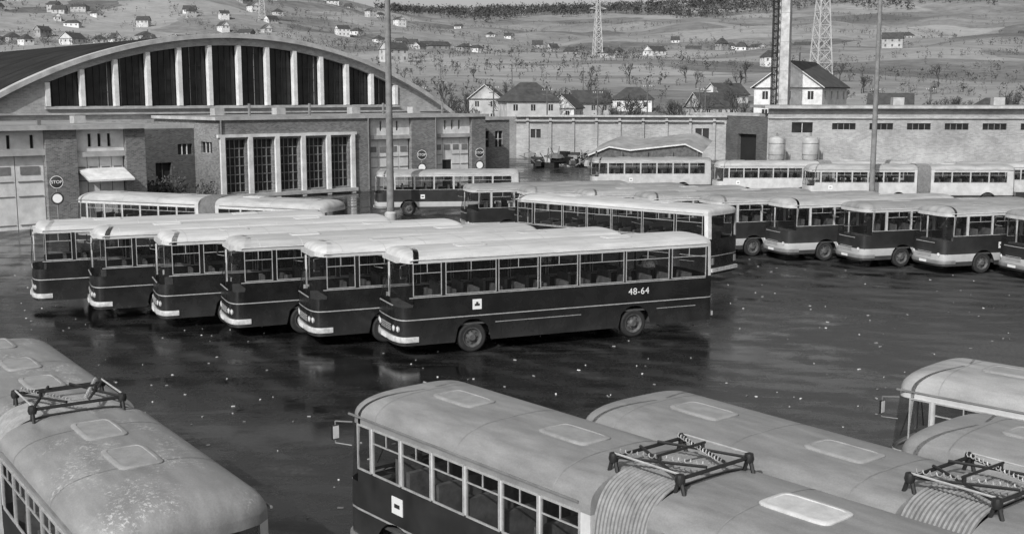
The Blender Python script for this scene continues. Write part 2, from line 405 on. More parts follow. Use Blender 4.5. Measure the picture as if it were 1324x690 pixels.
        for sy in(-1,1):
            tr.rod((x0+.0,sy*.5,belt-.2),(x0+.08,sy*.15,belt+.55),.012,'black_metal',4)
            p=(x0+.3,sy*(W/2-.04),wt-.02); q=(x0+.06,sy*(W/2+.17),wt-.02)
            tr.rod(p,q,.013,'steel_grey',5); q2=(q[0],q[1],wt-.42); tr.rod(q,q2,.013,'steel_grey',5); tr.rod(q2,(x0+.3,sy*(W/2-.02),wt-.45),.012,'steel_grey',5)
            tr.box((q[0],q[1],wt-.22),(.04,.14,.26),'black_metal')
            tr.box((q[0]+.023,q[1],wt-.22),(.006,.12,.23),'lamp_glass')
    if rear:
        for sy in(-1,1):
            tr.box((x0+L-.02,sy*.95,1.0),(.06,.14,.3),'steel_grey')
        tr.box((x0+L,0,.6),(.12,W*.86,.16),sp['bumpm'])
    for hx,hm in hatches: hatch(tr,x0+hx,0,rz0+h,.55,.33,hm)
def bellows(P,sp,xa,xb,frame=True):
    W=sp['W']; zt=sp['rz']+sp['h']; zc=(zt+.55)/2; hh=(zt-.55)/2
    rows=[];n=56;nr=15; N=nr*4
    for i in range(N+1):
        x=xa+(xb-xa)*i/N; s=.985+.018*math.cos(i*math.pi/2)
        rows.append([(x,(W/2)*s*math.copysign(abs(math.cos(t))**.5,math.cos(t)),zc+(hh+.03)*s*math.copysign(abs(math.sin(t))**.6,math.sin(t))) for t in [2*math.pi*k/n for k in range(n)]])
    P['bellows'].grid(rows,'bellows',True,True,lambda i,j:'bellows' if i%4 in(0,3) else 'bellows_groove_shade')  # faces beside each groove get the painted shade so the ribs read
    if not frame: return
    f=P['roof_linkage']; z=zt+.17; m='black_metal'
    ca=(xa+xb)/2; x1=xa-.12; x2=xb+.12; yw=.72
    for x in(x1,x2):
        f.rod((x,-yw,z),(x,yw,z),.028,m,8)
        for y in(-yw,yw):
            f.rod((x-.1,y,zt-.1),(x,y,z+.05),.03,m); f.rod((x+.1,y,zt-.1),(x,y,z+.05),.03,m)
            f.lathe((x,y,z-.02),[(0,-.05),(.06,-.05),(.075,0),(.06,.08),(0,.1)],'z',m,10); f.lathe((x,y,zt-.11),[(.13,-.02),(.13,.04),(.05,.06)],'z',m,10)
    for sy in(-1,1):
        f.rod((x1,sy*yw,z),(x2,sy*.18,z+.05),.024,m); f.rod((x1,sy*.18,z+.05),(x2,sy*yw,z),.024,m)
        f.rod((x1,sy*yw,z+.06),(x2,sy*yw,z+.06),.016,'alu_trim')
        f.rod((ca,sy*.45,z+.02),(ca,sy*.45,z+.12),.03,m)
        prev=None
        for k in range(70):
            t=k/69; q=(x1+(x2-x1)*t, sy*(.62-.5*t)+.03*math.cos(k*1.4), z+.07+.03*math.sin(k*1.4))
            if prev: f.rod(prev,q,.009,'alu_trim',3)
            prev=q
    f.rod((ca,-.5,z+.12),(ca,.5,z+.12),.02,m)
def newP(): return {k:MB() for k in('body','windows','wheels','interior','trim','bellows','roof_linkage')}
def finish(P,tag): return {k:b.mesh(tag+'_'+k) for k,b in P.items() if b.f}
def place(name,M,x,y,ang,z=0):
    e=obj(name,None,(x,y,z),ang); e.empty_display_size=.5
    for k,me in M.items(): obj(k,me,parent=e)
    return e

coach=dict(W=2.55,z0=.4,belt=2.02,wt=3.08,rz=3.2,h=.24,rf=.5,rr=.28,lean=.14,rs=.35,rexp=.55,bump=.6,lampz=.93,rib=1.5,ft=.026,
 bodym='coach_paint',pillar='coach_paint',pillarF='white_trim',roofm='coach_roof',gutter='white_trim',frame='alu_trim',bumpm='bumper',
 levels=[(.4,'coach_paint'),(1.225,'alu_trim'),(1.26,'coach_paint'),(1.66,'belt'),(2.02,'WIN'),(3.08,'coach_roof'),(3.2,None)])
def build_coach():
    P=newP()
    wins=[(.54,1.5),(1.66,3.43),(3.53,4.96),(5.05,6.45),(6.54,8.25),(8.35,10.07),(10.2,11.6)]
    section(P,coach,0,12,wins,[2.6,8.7],True,True,[(3,'coach_roof'),(8.6,'coach_roof')])
    t=P['trim']
    for sy in(-1,1):
        t.box((6,sy*1.281,1.97),(11.2,.02,.03),'alu_trim')
        t.box((5.0,sy*1.279,.98),(3.2,.014,.02),'alu_trim')
        t.box((10.4,sy*1.279,.98),(1.6,.014,.02),'alu_trim')
        t.box((2.75,sy*1.279,1.62),(.32,.012,.34),'sign_face'); t.box((2.75,sy*1.286,1.6),(.18,.008,.07),'sign_dark'); t.box((2.75,sy*1.2865,1.65),(.08,.008,.1),'sign_dark')
        for x in(3.6,5.0,6.4,7.6,9.9,11.0): t.box((x,sy*1.277,.8),(.012,.008,.76),'black_metal')
        for k in range(5): t.box((10.5,sy*1.278,1.42+.05*k),(.8,.01,.015),'black_metal')
    t.box((.2,0,3.14),(.12,1.5,.16),'coach_roof')
    return finish(P,'coach')
COACH=build_coach()
def fleet_number(e,txt):
    cu=bpy.data.curves.new('fleet_number','FONT'); cu.body=txt; cu.size=.33; cu.extrude=.003; cu.space_character=1.1
    o=bpy.data.objects.new('fleet_number',cu); S.collection.objects.link(o); o.parent=e
    o.location=(8.45,-1.284,1.54); o.rotation_euler=(R(90),0,0); cu.materials.append(MATS['sign_face'])
angA=math.atan2(.40,.9165)
A=[(-3.43,36.9),(-6.45,38.45),(-9.56,39.95),(-12.55,41.6),(-15.62,43.45),(-18.62,45.3)]
nums=['48-64','48-71','48-52','48-60','48-33','48-59']
for (x,y),nm in zip(A,nums):
    c,s=math.cos(angA),math.sin(angA)
    lx,ly=.3,-1.2
    e=place('coach_bus',COACH,x-(lx*c-ly*s),y-(lx*s+ly*c),angA+R(random.uniform(-.5,.5)))
    fleet_number(e,nm)
hx,hy=.75,-.66
a=math.atan2(hy,hx)
c,s=math.cos(a),math.sin(a); place('coach_bus',COACH,8.92-(12*c+1.27*s),51.9-(12*s-1.27*c),a)

city=dict(W=2.5,z0=.42,belt=1.85,wt=2.78,rz=2.92,h=.28,rf=.6,rr=.4,lean=.12,rs=.4,rexp=.6,bump=.6,lampz=.95,twin=0,rib=1.4,ft=.026,
 bodym='city_dark',pillar='cream_paint',pillarF='cream_paint',roofm='city_roof',gutter='white_trim',frame='alu_trim',bumpm='steel_grey',
 levels=[(.42,'city_dark'),(.62,'cream_paint'),(.98,'city_dark'),(1.62,'belt'),(1.85,'WIN'),(2.78,'cream_paint'),(2.92,None)])
def build_city(roofm='city_roof',lower=True,L=10.5):
    P=newP(); sp=dict(city); sp['roofm']=roofm
    if not lower: sp['levels']=[(.42,'city_dark'),(.9,'cream_paint'),(1.26,'cream_paint'),(1.62,'belt'),(1.85,'WIN'),(2.78,'cream_paint'),(2.92,None)]; sp['bodym']='cream_paint'
    wins=[(.64,1.35)]; x=1.47
    while x<L-1.2: wins.append((x,min(x+1.3,L-.5))); x+=1.4
    section(P,sp,0,L,wins,[2.4,7.9],True,True,[(3,'city_roof'),(7,'city_roof')])
    for sy in(-1,1):
        P['trim'].box((3.4,sy*1.256,1.35),(.3,.012,.3),'sign_face'); P['trim'].box((3.4,sy*1.262,1.35),(.18,.008,.08),'sign_dark')
    return finish(P,'city')
CITY=build_city(); CITY2=build_city('city_roof',False)
angB=math.atan2(.3,.95)
wB=[(26.0,53.1),(22.6,55.2),(19.41,57.3),(16.2,59.5),(12.82,61.25),(9.5,63.3),(6.3,65.3),(3,67.3),(-.3,69.3)]
for i,(x,y) in enumerate(wB):
    c,s=math.cos(angB),math.sin(angB); lx,ly=2.4,-1.2
    place('city_bus',CITY,x-(lx*c-ly*s),y-(lx*s+ly*c),angB+R(random.uniform(-.8,.8)))
place('city_bus',CITY,-9.9,83.5,angB*.4)

art=dict(W=2.5,z0=.42,belt=1.88,wt=2.68,rz=2.82,h=.4,rf=.5,rr=.6,lean=.1,rs=.75,rexp=.62,bump=.55,lampz=.9,twin=0,rib=2.3,smin=.75,
 bodym='city_dark',pillar='cream_paint',pillarF='cream_paint',roofm='grey_roof',gutter='steel_grey',frame='alu_trim',bumpm='steel_grey',
 levels=[(.42,'city_dark'),(1.1,'alu_trim'),(1.14,'city_dark'),(1.62,'belt'),(1.88,'WIN'),(2.68,'grey_roof'),(2.82,None)])
def build_art(L1,L2,roofm,cream=False,w1=(1.7,5.0),w2=(3.2,),frame=True,ht=(None,None),step=.95,bl=1.0):
    P=newP(); sp=dict(art); sp['roofm']=roofm
    lv=list(art['levels']); 
    if cream:
        sp['bodym']='cream_paint'; lv=[(.42,'city_dark'),(.9,'cream_paint'),(1.14,'cream_paint'),(1.62,'belt'),(1.88,'WIN'),(2.68,'cream_paint'),(2.82,None)]
    else: lv[5]=(2.68,roofm)
    sp['levels']=lv
    def wn(a,b):
        o=[];x=a
        k=max(1,round((b-a)/step)); st=(b-a)/k
        for i in range(k): o.append((a+i*st+.04,a+(i+1)*st-.04))
        return o
    section(P,sp,0,L1,[(.55,.95)]+wn(1.0,L1-.2),w1,True,False,ht[0] or [(2,'hatch_grey'),(L1-1.7,'hatch_grey')])
    bellows(P,sp,L1,L1+bl,frame)
    section(P,sp,L1+bl,L2,wn(.2,L2-.75),w2,False,True,ht[1] or [(1.6,'hatch_light'),(L2-1.5,'hatch_grey')])
    for sy in(-1,1):
        P['trim'].box((1.75,sy*1.256,1.5),(.32,.012,.3),'sign_face'); P['trim'].box((1.75,sy*1.262,1.5),(.16,.008,.07),'sign_dark')
    return finish(P,'art')
ARTF=build_art(6.5,6.6,'grey_roof')
ARTL=build_art(6.6,5.4,'flaking_roof',w2=(2.6,),ht=([(1.2,'hatch_grey'),(3.4,'hatch_grey'),(5.2,'hatch_grey')],[(1.3,'hatch_grey'),(3.0,'hatch_grey')]))
ARTW=build_art(8.4,6.6,'city_roof',True,(2.4,7.0),(4.4,),False,step=1.3)
def place_corner(name,M,px,py,d,lx,ly):
    a=math.atan2(d[1],d[0]); c,s=math.cos(a),math.sin(a)
    return place(name,M,px-(lx*c-ly*s),py-(lx*s+ly*c),a)
place_corner('articulated_bus',ARTF,-2.98,20.2,(.643,-.766),.15,-1.25)
place_corner('articulated_bus',ARTF,1.08,19.5,(.61,-.792),.15,-1.25)
place_corner('articulated_bus',ARTF,6.03,17.9,(.643,-.766),.15,-1.25)
place_corner('articulated_bus',ARTW,7.4,21.9,(.7,-.714),.2,-1.25)
place_corner('articulated_bus',ARTL,-3.28,15.25,(.571,-.821),12.75,1.25)
place_corner('articulated_bus',ARTW,-24.0,63.5,(15.6,-6.4),.1,-1.2)
place('city_bus',CITY2,6.8,101,.03)
place('articulated_bus',ARTW,16.6,95.5,.02)
place('articulated_bus',ARTW,22.8,90.6,-.02)
place('articulated_bus',ARTW,34.6,93.5,-.02)
place('city_bus',CITY2,40.2,88.6,-.04)

# ------------------------------------------------------------ terrain
def hgt(x,y):
    p=float(np.interp(y,[0,175,260,400,700,1000,1400,1800,2300,4500],[0,0,1.5,12,30,54,92,133,100,40]))
    g=lambda cx,cy,sx,sy,a:a*math.exp(-((x-cx)/sx)**2-((y-cy)/sy)**2)
    p+=g(-385,1250,215,380,66)+g(700,1750,430,350,42)+g(250,700,200,160,9)+g(-250,600,150,140,10)
    k=max(0,min(1,(y-220)/700))*(1 if y<1300 else max(.25,1-(y-1300)/500))
    p+=k*(4*math.sin(x*.013+y*.004)+3*math.sin(x*.006-y*.011+1)+2.5*math.sin(x*.031+y*.023)+1.5*math.sin(x*.06-y*.04))
    return p-.03
xs=np.concatenate([np.linspace(-3800,-900,30)[:-1],np.linspace(-900,1000,170),np.linspace(1000,3800,30)[1:]])
ys=np.concatenate([np.linspace(-400,170,12)[:-1],np.linspace(170,500,45)[:-1],np.linspace(500,2000,130),np.linspace(2000,4800,30)[1:]])
mb=MB(); mb.grid([[(x,y,hgt(x,y)) for x in xs] for y in ys],'fields',True)
obj('ground',mb.mesh('ground',180))
mb=MB(); mb.face([(-150,-60,0),(160,-60,0),(160,163,0),(-150,163,0)],'wet_asphalt'); obj('asphalt_yard',mb.mesh('asphalt_yard'))
mb=MB(); rn=random.Random(77)
for _ in range(420):
    y=rn.uniform(16,60); x=rn.uniform(-.45,.45)*y; s=rn.uniform(.015,.05); a=rn.uniform(0,3); 
    mb.box((x,y,.012),(s*rn.uniform(1,3),s,.02),rn.choice(['concrete','sign_face','steel_grey']),a)
obj('litter_and_gravel',mb.mesh('litter_and_gravel'))

# ------------------------------------------------------------ facades
def facade(mb,p,q,z0,z1,wall,ops=(),n_out=None):
    p=Vector(p);q=Vector(q);L=(q-p).length;d=(q-p)/L;n=Vector((d.y,-d.x))
    def P(s,z,o=0): v=p+d*s+n*o; return (v.x,v.y,z)
    S_=sorted(set([0,L]+[o[0] for o in ops]+[o[1] for o in ops])); Z=sorted(set([z0,z1]+[o[2] for o in ops]+[o[3] for o in ops]))
    for i in range(len(S_)-1):
        for j in range(len(Z)-1):
            ms=(S_[i]+S_[i+1])/2; mz=(Z[j]+Z[j+1])/2
            if any(o[0]<ms<o[1] and o[2]<mz<o[3] for o in ops): continue
            mb.face([P(S_[i],Z[j]),P(S_[i+1],Z[j]),P(S_[i+1],Z[j+1]),P(S_[i],Z[j+1])],wall)
    ang=math.atan2(d.y,d.x)
    for o in ops:
        a,b,za,zb_,dp,pm,nx,nz,bm=o
        mb.face([P(a,za,-dp),P(b,za,-dp),P(b,zb_,-dp),P(a,zb_,-dp)],pm)
        mb.face([P(a,za),P(a,za,-dp),P(a,zb_,-dp),P(a,zb_)],wall); mb.face([P(b,za,-dp),P(b,za),P(b,zb_),P(b,zb_,-dp)],wall)
        mb.face([P(a,zb_),P(a,zb_,-dp),P(b,zb_,-dp),P(b,zb_)],wall); mb.face([P(a,za,-dp),P(a,za),P(b,za),P(b,za,-dp)],'concrete')
        for k in range(1,nx):
            c=P(a+(b-a)*k/nx,(za+zb_)/2,-dp+.05); mb.box(c,(.07,.08,zb_-za-.02),bm,ang)
        for k in range(1,nz):
            c=P((a+b)/2,za+(zb_-za)*k/nz,-dp+.05); mb.box(c,(b-a-.02,.06,.06),bm,ang)
OX,OY=-32.0,72.3; TH=math.atan2(.653,.757)
def slab(mb,x0,x1,y0,y1,z,t=.28,m='concrete',ov=.35,top='roof_felt'):
    mb.box(((x0+x1)/2,(y0+y1)/2,z+t/2),(x1-x0+2*ov,y1-y0+2*ov,t),m)
    mb.face([(x0-ov+.2,y0-ov+.2,z+t+.004),(x1+ov-.2,y0-ov+.2,z+t+.004),(x1+ov-.2,y1+ov-.2,z+t+.004),(x0-ov+.2,y1+ov-.2,z+t+.004)],top)
def gatebay(mb,a0,a1,b,h,openleaf=True,zd=4.6,canopy=False,slits=3):
    d=.45; y=b+d
    mb.face([(a0,b,0),(a0,y,0),(a0,y,h),(a0,b,h)],'brick_mid'); mb.face([(a1,y,0),(a1,b,0),(a1,b,h),(a1,y,h)],'brick_mid')
    ops=[]; w=a1-a0
    for k in range(slits):
        c=w*.5+(k-(slits-1)/2)*w*.2; ops.append((c-.12,c+.12,h-1.15,h-.3,.2,'dark_void',1,1,'concrete'))
    facade(mb,(a0,y-.1),(a1,y-.1),zd+.35,h,'white_panel',ops)
    mb.box(((a0+a1)/2,y-.02,zd+.17),(w,.5,.34),'concrete')
    n=4; pw=w/n
    for k in range(n):
        x=a0+pw*(k+.5); m='white_panel' if not(openleaf and k==1) else 'dark_void'
        if openleaf and k==1:
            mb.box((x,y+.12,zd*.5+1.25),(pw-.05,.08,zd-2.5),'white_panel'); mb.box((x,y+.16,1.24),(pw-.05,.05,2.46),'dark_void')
        else: mb.box((x,y+.12+(.02 if k%2 else 0),zd/2),(pw-.05,.08,zd),m)
        mb.box((x,y+.06,zd*.8),(pw*.66,.03,.5),'steel_grey')
        if m!='dark_void':
            for zz in(.3,zd*.45,zd*.65): mb.box((x,y+.06,zz),(pw*.85,.03,.06),'steel_grey')
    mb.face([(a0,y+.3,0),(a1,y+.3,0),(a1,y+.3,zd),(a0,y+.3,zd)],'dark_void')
    if canopy:
        P=[(a0+.1,b-1.5,3.1),(a1-.1,b-1.5,3.1),(a1-.1,y-.1,3.75),(a0+.1,y-.1,3.75)]
        mb.face(P,'white_panel'); mb.face([(x,y_,z-.12) for x,y_,z in P][::-1],'concrete')
        mb.face([P[0],P[1],(P[1][0],P[1][1],P[1][2]-.12),(P[0][0],P[0][1],P[0][2]-.12)][::-1],'white_panel')
def building(name,mb): 
    return obj(name,mb.mesh(name),(OX,OY,0),TH)
mb=MB(); h=6.3; b=0
gatebay(mb,-4.2,3.0,b,h,True,4.7,False,5)
facade(mb,(3.0,b),(5.0,b),0,h,'brick_mid')
gatebay(mb,5.0,8.26,b,h,False,4.5,True,3)
facade(mb,(8.26,b),(9.6,b),0,h,'brick_mid'); facade(mb,(9.6,b),(9.6,14),0,h,'brick_mid')
facade(mb,(-12,b),(-4.2,b),0,h,'brick_mid'); facade(mb,(-12,14),(-12,b),0,h,'brick_mid')
slab(mb,-12,9.6,b,16,h)
mb.box((3.0,1.0,h+.45),(.25,.25,.3),'steel_grey'); mb.box((7,5,h+.55),(.8,.8,.5),'concrete')
mb.rod((-.55,1.2,h),(-.55,1.2,h+4.1),.27,'black_metal',14); mb.lathe((-.55,1.2,h+4.1),[(.27,0),(.33,.0),(.33,.15),(.1,.3),(0,.32)],'z','black_metal',14)
building('garage_building',mb)
mb=MB()
facade(mb,(9.7,16),(20.8,16),0,5.8,'brick_dark',[(7.6,9.0,0,3.0,.4,'dark_void',2,1,'wood'),(9.6,10.9,3.6,4.5,.2,'hall_glass',3,1,'white_trim'),(3.5,6.6,3.6,4.5,.2,'hall_glass',4,1,'white_trim')])
slab(mb,9.7,20.75,16.35,24,5.8)
building('workshop_building',mb)
mb=MB(); b=11.5;h=6.5
ops=[]
x=21.4-20.8
for k in range(5):
    ops.append((x,x+1.75,.6,4.9,.35,'hall_glass',4,6,'steel_grey')); x+=2.5
facade(mb,(20.8,b),(35.5,b),0,h,'brick_mid',ops)
for k in range(6):
    mb.box((21.02+2.5*k,b-.12,2.55),(.4,.24,5.1),'white_panel')
mb.box((27.27,b-.08,5.22),(13.3,.3,.24),'white_panel'); mb.box((27.27,b-.15,.3),(13.3,.3,.3),'concrete')
gatebay(mb,35.5,40,b,h,False,4.6,False,3)
facade(mb,(40,b),(42.9,b),0,h,'brick_mid'); gatebay(mb,42.9,47.1,b,h,True,4.6,False,3)
facade(mb,(47.1,b),(48.8,b),0,h,'brick_mid'); facade(mb,(48.8,b),(48.8,24),0,h,'brick_mid')
facade(mb,(20.8,24),(20.8,b),0,h,'brick_mid',[(9.2,11.2,3.8,4.7,.2,'hall_glass',3,1,'white_trim')])
slab(mb,20.8,48.8,b+.2,23.3,h,.26)
for xx in(24,30,38,45): mb.box((xx,18,h+.6),(.9,.9,.6),'concrete'); mb.rod((xx+2,16,h+.2),(xx+2,16,h+1.3),.12,'steel_grey')
for xx in(35.2,20.95,42.7): mb.rod((xx,b-.12,.2),(xx,b-.12,h),.06,'steel_grey')
building('garage_building',mb)
mb=MB()
facade(mb,(48.9,14),(54,14),0,6.1,'brick_mid',[(1.4,2.4,3.4,5,.2,'hall_glass',2,2,'white_trim'),(3.2,4.2,3.4,5,.2,'hall_glass',2,2,'white_trim')])
facade(mb,(54,14),(54,24),0,6.1,'brick_mid')
slab(mb,49.25,54,14.2,24,6.1)
building('office_building',mb)
# hall
mb=MB(); b=24; a0,a1=5.0,53.7; am=(a0+a1)/2; ze,zp=6.9,13.9; rise=zp-ze; Rr=((a1-a0)**2/4+rise**2)/(2*rise); zc=zp-Rr
az=lambda a:zc+math.sqrt(Rr*Rr-(a-am)**2)
zb_=7.6; N=96; wl=am-17.7; wr=am+17.7
for i in range(N):
    p=a0+(a1-a0)*i/N; q=a0+(a1-a0)*(i+1)/N
    if q<=wl or p>=wr or min(az(p),az(q))-.8<zb_:
        mb.face([(p,b,0),(q,b,0),(q,b,az(q)),(p,b,az(p))],'brick_light')
    else:
        mb.face([(p,b,0),(q,b,0),(q,b,zb_),(p,b,zb_)],'brick_light')
        mb.face([(p,b,az(p)-.8),(q,b,az(q)-.8),(q,b,az(q)),(p,b,az(p))],'brick_light')
        mb.face([(p,b+.5,zb_),(q,b+.5,zb_),(q,b+.5,az(q)-.7),(p,b+.5,az(p)-.7)],'hall_glass')
        mb.face([(p,b,az(p)-.8),(p,b+.5,az(p)-.8),(q,b+.5,az(q)-.8),(q,b,az(q)-.8)],'concrete')
        mb.face([(p,b,zb_),(q,b,zb_),(q,b+.5,zb_),(p,b+.5,zb_)],'concrete')
pitch=(wr-wl)/12
for k in range(13):
    a=wl+pitch*k; zt=az(a)-.78
    if zt>zb_: mb.box((a,b+.1,(zb_+zt)/2),(.38,.55,zt-zb_),'white_panel')
    if k<12:
        for f in(.2,.4,.6,.8):
            aa=a+pitch*f; zt=az(aa)-.82
            if zt>zb_: mb.box((aa,b+.44,(zb_+zt)/2),(.05,.06,zt-zb_),'steel_grey' if (k*3+int(f*5))%7==0 else 'black_metal')
        zz=zb_+1.2
        while zz<min(az(a),az(a+pitch))-1.0:
            mb.box((a+pitch/2,b+.43,zz),(pitch-.5,.05,.05),'black_metal'); zz+=1.2
rows=[[],[],[],[]]
for i in range(N+1):
    a=a0-.6+(a1-a0+1.2)*i/N; z=zc+math.sqrt(Rr*Rr-(a-am)**2)
    n=Vector((a-am,0,z-zc)).normalized()
    pin=Vector((a,0,z))-n*.15; po=Vector((a,0,z))+n*.25
    rows[0].append((pin.x,b+.1,pin.z)); rows[1].append((pin.x,b-.6,pin.z)); rows[2].append((po.x,b-.6,po.z)); rows[3].append((po.x,b+.5,po.z))
mb.grid(rows,'concrete',True)
mb.grid([[(r[0],b+.4,r[2]-.02) for r in rows[3]],[(r[0],b+75,r[2]-.02) for r in rows[3]]],'hall_roof',True)
for k in range(1,10):
    mb.grid([[(r[0],b+7.4*k+dy,r[2]+.04) for r in rows[3]] for dy in(0,.2)],'hall_roof',True)
mb.box((am,b-.15,zb_-.15),(wr-wl+.6,.4,.2),'concrete')
mb.box((am,b-.1,6.95),(a1-a0,.3,.16),'concrete')
facade(mb,(a0,b+75),(a0,b),0,ze,'brick_light'); facade(mb,(a1,b),(a1,b+75),0,ze,'brick_light')
building('arched_hall',mb)

mb=MB()
facade(mb,(.6,161),(28.6,156),0,5.7,'brick_light',[(24.4,26.2,2.8,4.2,.2,'dark_void',2,1,'white_trim'),(2,3.4,2.8,4.0,.2,'dark_void',2,1,'white_trim'),(14,15.5,0,2.3,.2,'wood',1,1,'wood')])
facade(mb,(-16,150),(.6,161),0,5.7,'brick_light')
mb.box((14.6,158.4,5.8),(28.6,.9,.25),'concrete',math.atan2(-5,28))
mb.box((14.3,158.1,5.2),(28.2,.25,.12),'concrete',math.atan2(-5,28))
for k in range(9):
    t=(k+.5)/9; mb.box((.6+28*t,161-5*t-.12,2.8),(.35,.3,5.6),'brick_light',math.atan2(-5,28))
obj('brick_wall',mb.mesh('brick_wall'))
mb=MB()
facade(mb,(28.7,156),(32.4,148),0,5.9,'brick_dark',[(2.5,6.5,0,3.6,.5,'dark_void',1,1,'wood')])
ops=[]
x=6.0
while x<70: ops.append((x,x+2.9,4.3,5.1,.25,'hall_glass',4,1,'steel_grey')); x+=4.6
ops.append((1.0,3.6,3.9,5.2,.25,'hall_glass',2,1,'white_trim')); 
facade(mb,(32.4,148),(112,141),0,6.9,'brick_light',[(o[0]+2,)+(o[1]+2,)+o[2:] for o in ops])
facade(mb,(112,141),(116,175),0,6.9,'brick_light')
ang=math.atan2(-7,79.6)
mb.box((72.2,144.5-.1,5.75),(79.9,.3,.14),'concrete',ang)
mb.box((72.9,152,7.1),(81,17,.35),'concrete',ang); 
mb.box((72.9,152,7.285),(80,16,.02),'roof_felt',ang)
mb.box((31,158,6.05),(6,16,.3),'concrete',math.atan2(-8,3.7)+math.pi/2)
for xx in(50,63,78,92): mb.box((xx,152,7.8),(1.4,1.4,1.0),'concrete',ang)
obj('warehouse_building',mb.mesh('warehouse_building'))
for x in(33.0,37.2):
    mb=MB(); mb.lathe((0,0,0),[(0,.6),(.9,.6),(.98,.75),(.98,3.1),(.85,3.35),(.4,3.5),(0,3.52)],'z','concrete',28)
    for k in range(4):
        t=k*math.pi/2+.4; mb.rod((.75*math.cos(t),.75*math.sin(t),0),(.75*math.cos(t),.75*math.sin(t),.9),.07,'steel_grey')
    for z in(1.2,2.6): mb.lathe((0,0,z),[(.985,0),(1.01,.02),(1.01,.08),(.985,.1)],'z','steel_grey',28)
    mb.rod((0,0,3.4),(0,0,3.95),.12,'steel_grey'); mb.rod((1.02,-.3,.3),(1.02,-.3,3.3),.06,'steel_grey')
    obj('storage_tank',mb.mesh('storage_tank'),(x,145.3,0))
mb=MB()
A_=[(9,138,1.6),(11.5,138,2.6),(14,138,2.2),(20.5,138,2.9),(22.6,138,1.9)]
B_=[(x+2.2,y+6,z+1.1) for x,y,z in A_]
mb.grid([A_,B_],'roof_felt',False); mb.grid([[(x,y+.3,0) for x,y,z in A_],[(x,y+.31,z-.15) for x,y,z in A_]],'wood',False)
mb.grid([[(x,y,z-.16) for x,y,z in A_],A_],'white_panel',False)
for x in(10,13,16,19,22): mb.box((x,138.1,1.0),(.2,.2,2.0),'wood')
obj('storage_shed',mb.mesh('storage_shed'))
mb=MB(); H=36
for i in range(9):
    z=H*i/9; w=1.8-.04*i; mb.box((0,0,z+2),(w,w,3.98),'chimney_concrete'); mb.box((0,0,z+4),(w+.06,w+.06,.06),'concrete')
mb.box((0,0,.5),(3,3,7),'brick_mid')
obj('factory_chimney',mb.mesh('factory_chimney'),(38.3,166,0),R(-24))
mb=MB(); 
for dx,dy in((-.35,-.3),(.35,-.3),(.35,.3),(-.35,.3)): mb.rod((dx,dy,0),(dx,dy,34),.06,'black_metal',5)
for k in range(34):
    z=k*1.0; 
    mb.rod((-.35,-.3,z),(.35,-.3,z+.5),.035,'black_metal',4); mb.rod((.35,-.3,z+.5),(-.35,-.3,z+1),.035,'black_metal',4)
    mb.box((0,0,z+.5),(.78,.66,.06),'black_metal')
mb.rod((0,.1,0),(0,.1,34),.2,'steel_grey',10)
obj('steel_stack',mb.mesh('steel_stack'),(36.7,164.6,0))
def mast(x,y,H,r):
    mb=MB(); mb.rod((0,0,0),(0,0,H),r,'mast_concrete',14,r*.6); mb.lathe((0,0,0),[(r*1.5,0),(r*1.5,.5),(r,.6)],'z','concrete',14)
    for t in(0,2.1,4.2):
        mb.rod((0,0,H-.3),(1.6*math.cos(t),1.6*math.sin(t),H+.1),.05,'steel_grey'); mb.box((1.7*math.cos(t),1.7*math.sin(t),H+.05),(.6,.3,.16),'steel_grey',t)
    for k in range(16): mb.box((r*.9-.004*k,0,1.5+k*.9),(.1,.06,.04),'black_metal')
    obj('lamp_mast',mb.mesh('lamp_mast'),(x,y,0))
mast(-8.35,79.5,20,.27); mast(27.1,87.3,20,.22)
def stopsign(x,y,rz,s=1):
    mb=MB(); mb.rod((0,0,0),(0,0,2.9),.04,'steel_grey')
    mb.lathe((0,-.05,2.65),[(0,-.012),(.36,-.012),(.38,0),(.36,.012),(0,.012)],'y','sign_dark',28)
    mb.lathe((0,-.066,2.65),[(.32,0),(.35,0)],'y','sign_face',28)
    mb.lathe((0,-.05,1.75),[(0,-.014),(.32,-.014),(.34,0),(.32,.012),(0,.012)],'y','sign_dark',28)
    mb.lathe((0,-.068,1.75),[(0,0),(.25,0)],'y','sign_face',28)
    o=obj('stop_sign',mb.mesh('stop_sign'),(x,y,0),rz,sc=s)
    cu=bpy.data.curves.new('stop_text','FONT'); cu.body='STOP'; cu.size=.24; cu.align_x='CENTER'; cu.align_y='CENTER'; cu.extrude=.002
    t=bpy.data.objects.new('stop_text',cu); S.collection.objects.link(t); t.parent=o; t.location=(0,-.07,2.65); t.rotation_euler=(R(90),0,0); cu.materials.append(MATS['sign_face'])
stopsign(-28.9,73.6,TH*.6,1.15); stopsign(-8.0,103,TH*.5,1.25); stopsign(-3.0,107,TH*.5,1.25)
